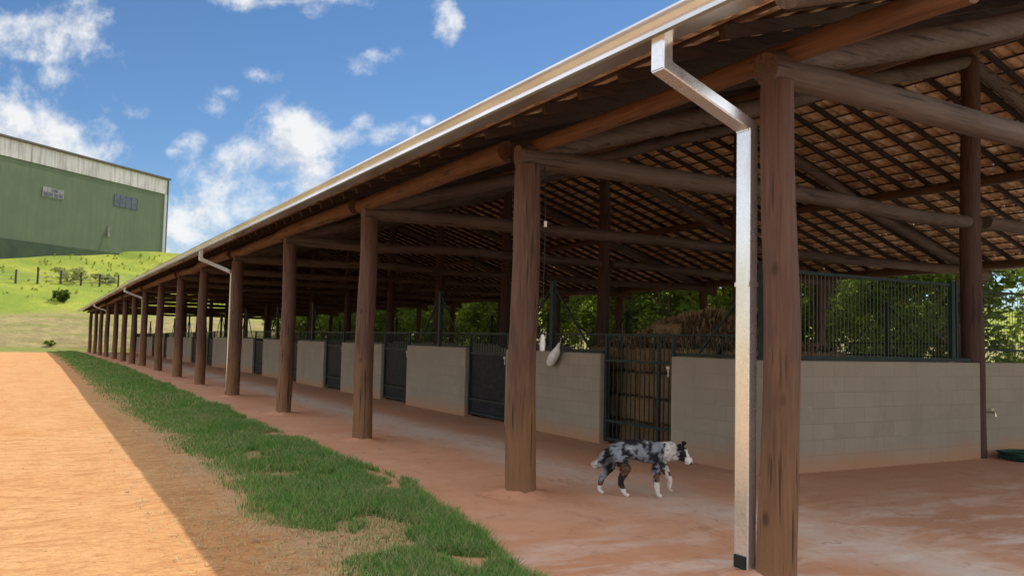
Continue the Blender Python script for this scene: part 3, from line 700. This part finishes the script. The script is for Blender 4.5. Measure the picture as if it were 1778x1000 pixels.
# ------------------------------------------------------------------ dog
def build_dog():
    # skeleton: x forward, y left, z up (metres)
    J={}; E_=[]
    def ch(names,parent=None):
        p=parent
        for nm,co_,r in names:
            J[nm]=(Vector(co_),r)
            if p: E_.append((p,nm))
            p=nm
    ch([('pel',(-.19,0,.47),(.105,.132)),('loin',(-.06,0,.49),(.096,.125)),('rib',(.08,0,.465),(.115,.155)),('chest',(.22,0,.45),(.118,.165)),('sh',(.31,0,.46),(.1,.135)),('nk',(.385,-.005,.472),(.082,.105)),('nk2',(.44,-.03,.458),(.072,.09)),('hd',(.497,-.068,.446),(.07,.07)),('hd2',(.524,-.10,.424),(.055,.055)),('mz',(.546,-.148,.386),(.036,.035)),('nose',(.558,-.180,.360),(.026,.026))])
    ch([('rump',(-.27,0,.445),(.055,.07)),('t1',(-.315,0,.39),(.042,.042)),('t2',(-.352,.01,.335),(.046,.05)),('t3',(-.39,.01,.30),(.04,.042)),('t4',(-.43,.01,.33),(.012,.012))],'pel')
    ch([('earL1',(.505,-.018,.502),(.026,.02)),('earL2',(.512,-.008,.548),(.014,.009)),('earL3',(.53,-.004,.562),(.006,.004))],'hd')
    ch([('earR1',(.462,-.112,.500),(.026,.02)),('earR2',(.452,-.130,.54),(.014,.009)),('earR3',(.462,-.142,.55),(.006,.004))],'hd')
    # hind leg stretched back (far side) and hind leg under the body (near side)
    ch([('hf1',(-.225,.065,.40),(.055,.075)),('hf2',(-.235,.075,.285),(.05,.064)),('hf3',(-.325,.078,.175),(.032,.035)),('hf4',(-.352,.078,.06),(.026,.027)),('hf5',(-.343,.078,.022),(.021,.019)),('hf6',(-.30,.078,.016),(.02,.014))],'pel')
    ch([('hn1',(-.17,-.07,.39),(.055,.075)),('hn2',(-.085,-.08,.285),(.05,.062)),('hn3',(-.155,-.082,.165),(.032,.035)),('hn4',(-.118,-.082,.06),(.026,.027)),('hn5',(-.10,-.082,.022),(.021,.019)),('hn6',(-.055,-.082,.016),(.02,.014))],'pel')
    ch([('fn1',(.265,-.07,.37),(.045,.06)),('fn2',(.215,-.08,.265),(.038,.045)),('fn3',(.228,-.082,.13),(.028,.029)),('fn4',(.236,-.082,.05),(.023,.024)),('fn5',(.248,-.082,.02),(.022,.018)),('fn6',(.285,-.082,.015),(.02,.013))],'chest')
    ch([('ff1',(.29,.065,.36),(.045,.06)),('ff2',(.33,.075,.27),(.038,.042)),('ff3',(.395,.078,.165),(.028,.029)),('ff4',(.385,.078,.085),(.018,.019)),('ff5',(.388,.078,.055),(.021,.018)),('ff6',(.42,.078,.04),(.018,.013))],'chest')
    names=list(J); bm=bmesh.new(); vs={n_:bm.verts.new(J[n_][0]) for n_ in names}; bm.verts.index_update()
    for a,c_ in E_: bm.edges.new((vs[a],vs[c_]))
    me=bpy.data.meshes.new('tmp'); bm.to_mesh(me); bm.free()
    o=bpy.data.objects.new('tmp',me); COL.objects.link(o)
    sk=o.modifiers.new('s','SKIN'); sk.branch_smoothing=.6
    if not me.skin_vertices: me.skin_vertices.new()
    for i,n_ in enumerate(names):
        me.skin_vertices[0].data[i].radius=J[n_][1]; me.skin_vertices[0].data[i].use_root=(n_=='pel')
    sb=o.modifiers.new('b','SUBSURF'); sb.levels=3; sb.render_levels=3
    dg=bpy.context.evaluated_depsgraph_get(); mm=bpy.data.meshes.new_from_object(o.evaluated_get(dg)); bpy.data.objects.remove(o)
    # short rough coat
    vn=[v.normal.copy() for v in mm.vertices]
    for v,n_ in zip(mm.vertices,vn):
        c=v.co; amp=.02 if c.z>.24 else .005
        v.co=c+n_*(amp*(noise.noise((c.x*26,c.y*40,c.z*46))+.6*noise.noise((c.x*70,c.y*70,c.z*90))))
    # merle coat pattern
    BLK=(.012,.012,.016); GRY=(.22,.235,.275); WHT=(.62,.59,.55); TAN=(.12,.06,.035); PINK=(.6,.42,.36)
    at=mm.color_attributes.new('coat','FLOAT_COLOR','POINT'); cols=[]
    for v in mm.vertices:
        x,y,z=v.co; nz=noise.noise((x*9,y*9,z*9)); n2=noise.noise((x*15+4,y*15,z*15)); n3=noise.noise((x*45,y*45,z*45))
        n4=noise.noise((x*30+3,y*30,z*30)); mrl=nz*.55+n2*.75+n4*.45
        dk=.0
        if -.14<x<.03 and z>.42: dk=-.30
        if x<-.22: dk=-.12
        if .08<x<.30 and z<.42: dk=-.22
        k_=min(1,max(0,(mrl-dk)/.22)); c=tuple(g_*(1-k_)+b_*k_ for g_,b_ in zip(GRY,BLK))
        if n2<-.36 and n4<.0: c=(.38,.38,.4)
        if x<-.385: c=WHT
        cl_=.30+.05*nz+.03*n2
        if cl_<x<.475 and z>.29-.05*nz and not(y<-.06 and z<.40 and x<.29): c=WHT if n4<.33 or z<.42 else GRY
        if -.17<x<.15 and z<.37 and abs(y)<.05: c=PINK
        if z<.36 and x<-.02 and y<-.03 and z>.1: c=TAN if (nz>.12) else BLK
        if z<.25 and -.4<x<-.2 and z<.13: c=TAN
        if x>.2 and z<.24: c=WHT if z<.16 else (TAN if n2>0 else BLK)
        if x>.3 and y>0 and z<.33: c=WHT if z<.2 or n2>-.1 else TAN
        if z<.085: c=WHT if x<.35 else PINK
        q=Vector((x,y,z)); hc=Vector((.497,-.068,.446)); fd=Vector((.061,-.112,-.086)).normalized(); sd_=Vector((.878,.478,0))
        if (q-hc).length<.075 or (q-hc).dot(fd)>.01 and x>.45 and z>.3 or (z>.49 and x>.44 and y<-.0+.02):
            c=BLK; lat=(q-hc).dot(sd_); al=(q-hc).dot(fd)
            if abs(lat)<.017 and al>.0: c=WHT
            if al>.085: c=WHT
            if (q-Vector((.562,-.192,.366))).length<.02: c=(.02,.015,.015)
        k=1+.25*n3; cols.append((c[0]*k,c[1]*k,c[2]*k,1))
    at.data.foreach_set('color',[q for c in cols for q in c])
    t=NT('dog_coat'); a=t.n('ShaderNodeAttribute',attribute_name='coat').outputs['Color']; fz=t.noise(t.scale(t.obj(),(60,110,110)),1,4,.7)
    mat=t.out(t.bsdf(t.mix(t.math('MULTIPLY',fz,.3),a,t.mix(.6,a,(.05,.045,.04))),.85,0,t.bump(fz,.5,.006),.2))
    rf=np.random.default_rng(8); nv=len(mm.vertices); FV=[];FF=[];FC=[]; pick=rf.integers(0,nv,15000); q_=0
    for vi in pick:
        v=mm.vertices[int(vi)]; c=v.co
        if c.z<.10 or (c.x>.52 and c.z<.42): continue
        nn_=v.normal; body=c.z>.26 and c.x<.47; L=(.030 if body else .013)*rf.uniform(.6,1.3)
        dr=(nn_*.55+Vector((-.75,0,-.45))+Vector(rf.normal(size=3)*.18)).normalized(); sd_=dr.cross(nn_).normalized()*(.0028 if body else .0018)
        b0=c-nn_*.003; FV+=[b0-sd_,b0+sd_,b0+dr*L]; FF.append((q_,q_+1,q_+2)); cc=cols[int(vi)]; k=rf.uniform(.8,1.2); FC+=[(cc[0]*k,cc[1]*k,cc[2]*k,1)]*3; q_+=3
    fur=bpy.data.meshes.new('fur'); fur.from_pydata([tuple(v) for v in FV],[],FF); fa=fur.color_attributes.new('coat','FLOAT_COLOR','POINT'); fa.data.foreach_set('color',[q for c in FC for q in c]); fur.materials.append(mat)
    build_dog.fur=fur
    mm.materials.append(mat); mm.polygons.foreach_set('use_smooth',[True]*len(mm.polygons)); mm.name='dog'
    return mm
dog=tag(link('dog',build_dog(),None,(5.55,7.11,.012),math.atan2(-.494,.869)),'black, grey and white merle dog walking across the floor near the second post','dog')
link('fur',build_dog.fur,dog)
EYE=simple('dog_eye',(.02,.012,.008),.15)
b=MB()
for p_ in ((.558,-.088,.446),(.498,-.128,.446)): b.tube([(p_[0]-.004,p_[1]+.006,p_[2]),(p_[0],p_[1],p_[2]),(p_[0]+.004,p_[1]-.007,p_[2]-.002)],[.004,.011,.004],8)
link('eyes',b.mesh('eyes',EYE),dog)

# ------------------------------------------------------------------ verge grass
def grass_mat():
    t=NT('verge_grass'); p=t.pos(); rnd=t.n('ShaderNodeNewGeometry').outputs['Random Per Island']; n=t.noise(p,.9,4,.6)
    col=t.mix(rnd,(.06,.165,.042),(.20,.35,.075)); 
    rn2=t.math('FRACT',t.math('MULTIPLY',rnd,37.7)); dry=t.ramp(t.math('ADD',t.math('MULTIPLY',n,.62),t.math('MULTIPLY',rn2,.5)),[(.67,0),(.76,1)])
    col=t.mix(dry,col,(.42,.36,.19))
    d=t.n('ShaderNodeBsdfDiffuse',{'Color':col}).outputs[0]; tr=t.n('ShaderNodeBsdfTranslucent',{'Color':col}).outputs[0]
    return t.out(t.n('ShaderNodeMixShader',{0:.3,1:d,2:tr}).outputs[0])
def gL(y): return 2.02-.25*max(0,min(1,(y-14)/12))+.16*noise.noise((y*.35,11,0))+.14*noise.noise((y*1.1,13,0)) + (.25 if y<9 else 0)*0
def gR(y): return 3.62+.14*noise.noise((y*.5,17,0))+.08*noise.noise((y*1.7,19,0)) - max(0,(8.5-y))*.16-.06
def blades(n,ya,yb,h0,wd,rs,clump=True):
    V=[];F=[];k=0; P=[]
    while k<n:
        y=rs.uniform(ya,yb); a,c_=gL(y),gR(y); x=rs.uniform(a-.35,c_+.06); t_=(x-a)/(c_-a)
        den=min(1,max(0,(t_+.2)*1.7)**1.3); pn=noise.noise((x*1.3,y*.7,2))+.5*noise.noise((x*3.5,y*2.3,8))
        bare=pn<(-.38+.5*max(0,.55-t_)) if y<12.5 else pn<-.6
        if bare and rs.random()<.9: continue
        if rs.random()>den: continue
        P.append((x,y,gz(x,y),(1 if not bare else .5)*(.6+.55*min(1,max(0,t_*1.6)))*(1+.35*pn))); k+=1
    P=np.array(P); n=len(P); ang=rs.uniform(0,6.283,n); h=h0*P[:,3]*rs.uniform(.4,1.5,n); ln=rs.uniform(.15,.9,n)*h; la=rs.uniform(0,6.283,n)
    sx,sy=np.cos(ang)*wd*.5,np.sin(ang)*wd*.5; lx,ly=np.cos(la)*ln,np.sin(la)*ln
    b0=np.stack([P[:,0]-sx,P[:,1]-sy,P[:,2]],1); b1=np.stack([P[:,0]+sx,P[:,1]+sy,P[:,2]],1)
    m0=np.stack([P[:,0]-sx*.7+lx*.35,P[:,1]-sy*.7+ly*.35,P[:,2]+h*.6],1); m1=np.stack([P[:,0]+sx*.7+lx*.35,P[:,1]+sy*.7+ly*.35,P[:,2]+h*.6],1)
    tp_=np.stack([P[:,0]+lx,P[:,1]+ly,P[:,2]+h],1); tq=tp_+np.stack([sx*.15,sy*.15,0*sx],1)
    V=np.stack([b0,b1,m1,m0,tq,tp_],1).reshape(-1,3); i0=np.arange(n)*6
    F=np.concatenate([np.stack([i0,i0+1,i0+2,i0+3],1),np.stack([i0+3,i0+2,i0+4,i0+5],1)])
    return V,F
rs=np.random.default_rng(21); parts=[blades(64000,4.2,9.5,.07,.0075,rs),blades(52000,9.5,19,.075,.011,rs),blades(32000,19,40,.08,.02,rs),blades(18000,40,86,.085,.04,rs)]
V=[];F=[];n=0
for v_,f_ in parts: V.append(v_); F.append(f_+n); n+=len(v_)
tag(link('grass',npmesh('grass',np.concatenate(V),np.concatenate(F),grass_mat())),'strip of green grass between the bare earth yard and the stable floor','grass',None,'stuff')
# dead leaves and straw stalks lying on the bare strip
V=[];F=[];k=0
P=[]
while k<17000:
    y=4.4+rs.random()**1.5*22; x=rs.uniform(.9,3.1); a=gL(y)
    w_=math.exp(-((x-a-.15)/.55)**2)*(.35+.9*max(0,noise.noise((x*1.1,y*.8,40))+.25))+.05
    if noise.noise((x*1.3,y*.7,2))<-.1 and x>a: w_+=.5
    if rs.random()<w_: P.append((x,y,gz(x,y))); k+=1
P=np.array(P); ang=rs.uniform(0,6.283,k); L=rs.uniform(.02,.075,k); hh=rs.uniform(.004,.03,k); ww=.0028
d_=np.stack([np.cos(ang),np.sin(ang)],1); q_=np.stack([-d_[:,1],d_[:,0]],1)*ww
def pt(t_,sgn,z): return np.concatenate([P[:,:2]+d_*(L*t_)[:,None]+q_*sgn,(P[:,2]+z)[:,None]],1)
V=np.stack([pt(0,-1,0),pt(0,1,0),pt(.6,1,hh),pt(.6,-1,hh),pt(1,.3,hh*.6),pt(1,-.3,hh*.6)],1).reshape(-1,3); i0=np.arange(k)*6
F=np.concatenate([np.stack([i0,i0+1,i0+2,i0+3],1),np.stack([i0+3,i0+2,i0+4,i0+5],1)])
tag(link('dry_grass',npmesh('dry_grass',V,F,leaf_mat('dry_blade',(.34,.27,.13),(.56,.48,.27),.2))),'pale dry grass lying along the bare edge of the green strip','dry grass',None,'stuff')
V=[];F=[];n=0
for i in range(700):
    y=rs.uniform(4.5,24)**1.0; x=rs.uniform(.95,2.5); a=rs.uniform(0,6.28); L=rs.uniform(.015,.05); w_=rs.uniform(.002,.005); z=gz(x,y)+rs.uniform(.006,.014)
    c_,s_=math.cos(a),math.sin(a); V+=[(x-c_*L-s_*w_,y-s_*L+c_*w_,z),(x+c_*L-s_*w_,y+s_*L+c_*w_,z+.01),(x+c_*L+s_*w_,y+s_*L-c_*w_,z+.012),(x-c_*L+s_*w_,y-s_*L-c_*w_,z)]; F.append((n,n+1,n+2,n+3)); n+=4
tag(link('dry_litter',npmesh('dry_litter',V,F,simple('dry_stalk',(.42,.33,.18),.9,0,(.25,.16,.09),3))),'dry stalks and leaf litter scattered beside the grass strip','litter',None,'stuff')
# stray straw carried out onto the floor
V=[];F=[];n=0
for i in range(1500):
    y=rs.uniform(4.6,24); x=7.75-abs(rs.normal())*1.1 if i%3 else rs.uniform(4.2,7.7)
    if x<3.9: continue
    a=rs.uniform(0,6.28); L=rs.uniform(.015,.06); w_=.0028; c_,s_=math.cos(a),math.sin(a); z=.017
    V+=[(x-c_*L-s_*w_,y-s_*L+c_*w_,z),(x+c_*L-s_*w_,y+s_*L+c_*w_,z+.006),(x+c_*L+s_*w_,y+s_*L-c_*w_,z+.006),(x-c_*L+s_*w_,y-s_*L-c_*w_,z)]; F.append((n,n+1,n+2,n+3)); n+=4
tag(link('straw_litter',npmesh('straw_litter',V,F,simple('straw_bits',(.5,.38,.2),.9,0,(.3,.2,.1),4))),'stray straw bits lying on the stable floor near the stalls','straw',None,'stuff')
# small stones and clods on the yard
V=[];F=[];n=0
for i in range(3200):
    y=4.5+21*rs.random()**1.4; x=rs.uniform(-7,2.1); r_=rs.uniform(.004,.014)*(2.4 if rs.random()<.04 else 1); z=gz(x,y)
    o_=rs.uniform(.6,1.3,6)*r_
    V+=[(x+o_[0],y,z+r_*.2),(x,y+o_[1],z+r_*.2),(x-o_[2],y,z+r_*.2),(x,y-o_[3],z+r_*.2),(x+o_[4]*.2,y,z+o_[5]),(x,y,z-r_)]
    F+=[(n,n+1,n+4),(n+1,n+2,n+4),(n+2,n+3,n+4),(n+3,n,n+4)]; n+=6
tag(link('gravel',npmesh('gravel',V,F,simple('clod',(.5,.26,.12),.95,0,(.36,.17,.08),5))),'small clods and stones scattered over the orange earth yard','gravel',None,'stuff')

# ------------------------------------------------------------------ hill: fence, bushes, hangar
fence=empty('wire_fence',(2.6,111.4,hill(2.6,111.4)),'wire fence on dark wooden posts across the green hillside','fence')
FP=[(-9,107.2),(-6.6,108),(-4.2,108.9),(-1.9,109.6),(.24,110.3),(2.58,111.2),(4.71,111.8),(6.74,112.4),(8.83,113.1),(11,113.8),(13.2,114.4),(15.5,115)]
FW_=simple('fence_wood',(.07,.05,.04),.9); WIRE=simple('fence_wire',(.25,.25,.25),.5,.7)
for i,(x,y) in enumerate(FP):
    z=hill(x,y); b=MB(); hh=1.55+(.35 if i==4 else 0); b.log((x,y,z-.3),(x+rt.uniform(-.05,.05),y,z+hh),.12,.1,.4,8); wpart('post',b.mesh('post',FW_),fence)
for k in (.4,.8,1.2):
    b=MB(); b.tube([(x,y-.1,hill(x,y)+k) for x,y in FP],.018,5); wpart('wire',b.mesh('wire',WIRE),fence)
def bush(x,y,w_,h,mat,label,name='bush',size=.11,seed=1,n=26,per=60):
    rs_=np.random.default_rng(seed); z=hill(x,y) if y>86 else dz(y)
    C=rs_.uniform(-1,1,(n,3)); C=C*np.array([w_/2,w_/2,h/2])*.75+np.array([0,0,h*.5]); R=rs_.uniform(.22,.4,n)*min(w_,h)*.75
    V,F=leaves(C,R,per,size,rs_)
    r=empty(name,(x,y,z),label,'bush'); link('crown',npmesh('crown',V,F,mat),r)
    b=MB()
    for i in range(6):
        c_=Vector(C[i]); b.tube([(0,0,-.15),c_*.5+Vector((.05,0,.05)),c_],[.05,.03,.012],6)
    link('stem',b.mesh('stem',BARK),r)
bush(2.44,102.8,1.9,1.3,LEAF[0],'single dark round bush on the bright green slope below the fence',seed=3)
GREYL=leaf_mat('leaf_grey',(.2,.23,.09),(.32,.34,.15),.4)
bush(3.4,113.2,5.2,1.7,GREYL,'wide grey green shrub behind the hillside fence, just right of its tallest post',seed=5,n=34,per=34,size=.14)
bush(7.4,115.0,3.4,1.2,GREYL,'low grey green shrub behind the hillside fence, nearer the stable roof',seed=6,n=30,per=34,size=.14)
bush(1.6,88.6,1.4,.5,LEAF[1],'low green weed clump at the foot of the hill beyond the yard',seed=8,n=14,per=40,size=.09)
# tall meadow grass tufts on the slope
V=[];F=[];n=0; rs=np.random.default_rng(31)
for i in range(1000):
    x=rs.uniform(-14,26); y=rs.uniform(88,134); 
    if noise.noise((x*.25,y*.25,5))<-.1 or y<103: continue
    z=hill(x,y); h=rs.uniform(.15,.42)
    for q in range(3):
        a=rs.uniform(0,6.28); dx,dy=math.cos(a)*.1,math.sin(a)*.1; lx,ly=rs.uniform(-.15,.15,2)
        V+=[(x-dx,y-dy,z-.05),(x+dx,y+dy,z-.05),(x+dx*.6+lx,y+dy*.6+ly,z+h),(x-dx*.6+lx,y-dy*.6+ly,z+h*.85)]; F.append((n,n+1,n+2,n+3)); n+=4
tag(link('meadow_grass',npmesh('meadow_grass',V,F,leaf_mat('meadow_blade',(.22,.27,.05),(.36,.39,.08),.45))),'tufts of bright yellow green grass over the hillside','grass',None,'stuff')

# hangar on the hilltop
HC=Vector((17.12,139.75,0)); HD=Vector((-.749,-.663,0)); HN=Vector((-.663,.749,0))   # along the wall (to the left), into the building
hg=empty('hangar',(HC.x,HC.y,13.5),'big green corrugated hangar with a white band under its eave on the hilltop','hangar')
def hp(t_,n_,z): q=HC+HD*t_+HN*n_; return (q.x,q.y,z)
def hbox(b,t0,t1,n0,n1,z0,z1):
    n=len(b.v); b.v+=[hp(t_,q,z) for z in (z0,z1) for q in (n0,n1) for t_ in (t0,t1)]
    b.f+=[tuple(n+i for i in q) for q in ((0,2,3,1),(4,5,7,6),(0,1,5,4),(2,6,7,3),(0,4,6,2),(1,3,7,5))]
def clad(name,c0,c1,streak):
    t=NT(name); p=t.pos(); al=t.n('ShaderNodeVectorMath',{0:p,1:tuple(HD)},operation='DOT_PRODUCT').outputs['Value']; z=t.xyz(p)[2]
    s=t.noise(t.n('ShaderNodeCombineXYZ',{0:t.math('MULTIPLY',al,1.6),1:t.math('MULTIPLY',z,.12)}).outputs[0],1,5,.65)
    n=t.noise(p,.35,4,.6); col=t.mix(t.ramp(n,[(.35,0),(.65,1)]),c0,c1); col=t.mix(t.ramp(s,[(.47,0),(.68,.8)]),col,streak)
    rib=t.math('SINE',t.math('MULTIPLY',al,22))
    return t.out(t.bsdf(col,.6,0,t.bump(rib,.07,.05),.3))
HG=clad('green_cladding',(.085,.115,.062),(.10,.13,.07),(.075,.1,.06)); HW=clad('white_cladding',(.5,.49,.48),(.6,.58,.57),(.2,.16,.13)); HSH=simple('shadow_green',(.03,.05,.03),.8,0,(.05,.075,.035),.6); HRF=simple('roof_edge',(.1,.09,.08),.7); HTR=simple('grey_trim',(.42,.44,.46),.6)
b=MB(); hbox(b,.25,46,0,24,8,22.95); wpart('wall',b.mesh('wall',HG,False),hg)
b=MB(); hbox(b,8.3,45.8,-.12,-.003,7.5,12.75); wpart('shadow_band',b.mesh('shadow_band',HSH,False),hg)  # dark green strip standing in for the hangar's shadow along its foot
b=MB(); hbox(b,.1,46.1,-.12,24.1,22.95,25.2); wpart('fascia',b.mesh('fascia',HW,False),hg)
b=MB(); hbox(b,-.35,46.4,-.5,24.4,25.2,25.45)
q0=[hp(-.35,-.5,25.453),hp(46.4,-.5,25.453),hp(46.4,12,28.3),hp(-.35,12,28.3),hp(-.35,24.4,25.453),hp(46.4,24.4,25.453)]
n=len(b.v); b.v+=q0; b.f+=[(n,n+1,n+2,n+3),(n+3,n+2,n+5,n+4),(n,n+3,n+4),(n+1,n+5,n+2)]
wpart('roof',b.mesh('roof',HRF,False),hg)
b=MB(); hbox(b,.0,.5,-.16,.3,8,22.9); wpart('corner_trim',b.mesh('corner_trim',HTR,False),hg)
b=MB(); hbox(b,-.22,-.02,-.2,0,8,25.1); wpart('rain_pipe',b.mesh('rain_pipe',HRF,False),hg)
GLASSB=simple('blue_grey_glass',(.075,.09,.13),.35,0,(.05,.06,.085),2); MUL=simple('mullion_grey',(.1,.125,.12),.6); PALE=simple('pale_frame',(.27,.27,.25),.6,0,(.13,.14,.11),1.5)
def hwin(t0,t1,z0,z1,broken):
    b=MB(); hbox(b,t0,t1,-.05,.02,z0,z1); f_=wpart('window',b.mesh('window',PALE if broken else GLASSB,False),hg)
    b=MB(); n=4
    for i in range(n+1):
        tt=t0+(t1-t0)*i/n; hbox(b,tt-.06,tt+.06,-.1,-.052,z0,z1)
    hbox(b,t0+.062,t1-.062,-.09,-.053,(z0+z1)/2-.05,(z0+z1)/2+.05); link('mullions',b.mesh('mullions',MUL if not broken else PALE,False),f_)
    if broken:
        b=MB()
        for i,(u0,u1,v0,v1) in enumerate(((.06,.22,.1,.45),(.28,.47,.08,.44),(.53,.72,.1,.46),(.78,.95,.06,.44),(.3,.47,.56,.9))): hbox(b,t0+(t1-t0)*u0,t0+(t1-t0)*u1,-.08,-.051,z0+(z1-z0)*v0,z0+(z1-z0)*v1)
        link('pane',b.mesh('pane',GLASSB,False),f_)
hwin(19.3,22.5,18.95,20.2,True); hwin(6.0,10.4,19.6,21.3,False)
b=MB(); hbox(b,11.32,11.46,-.25,-.02,15.2,16.5); hbox(b,11.2,11.6,-.35,-.255,15.0,15.5); wpart('wall_lamp',b.mesh('wall_lamp',PALE,False),hg)
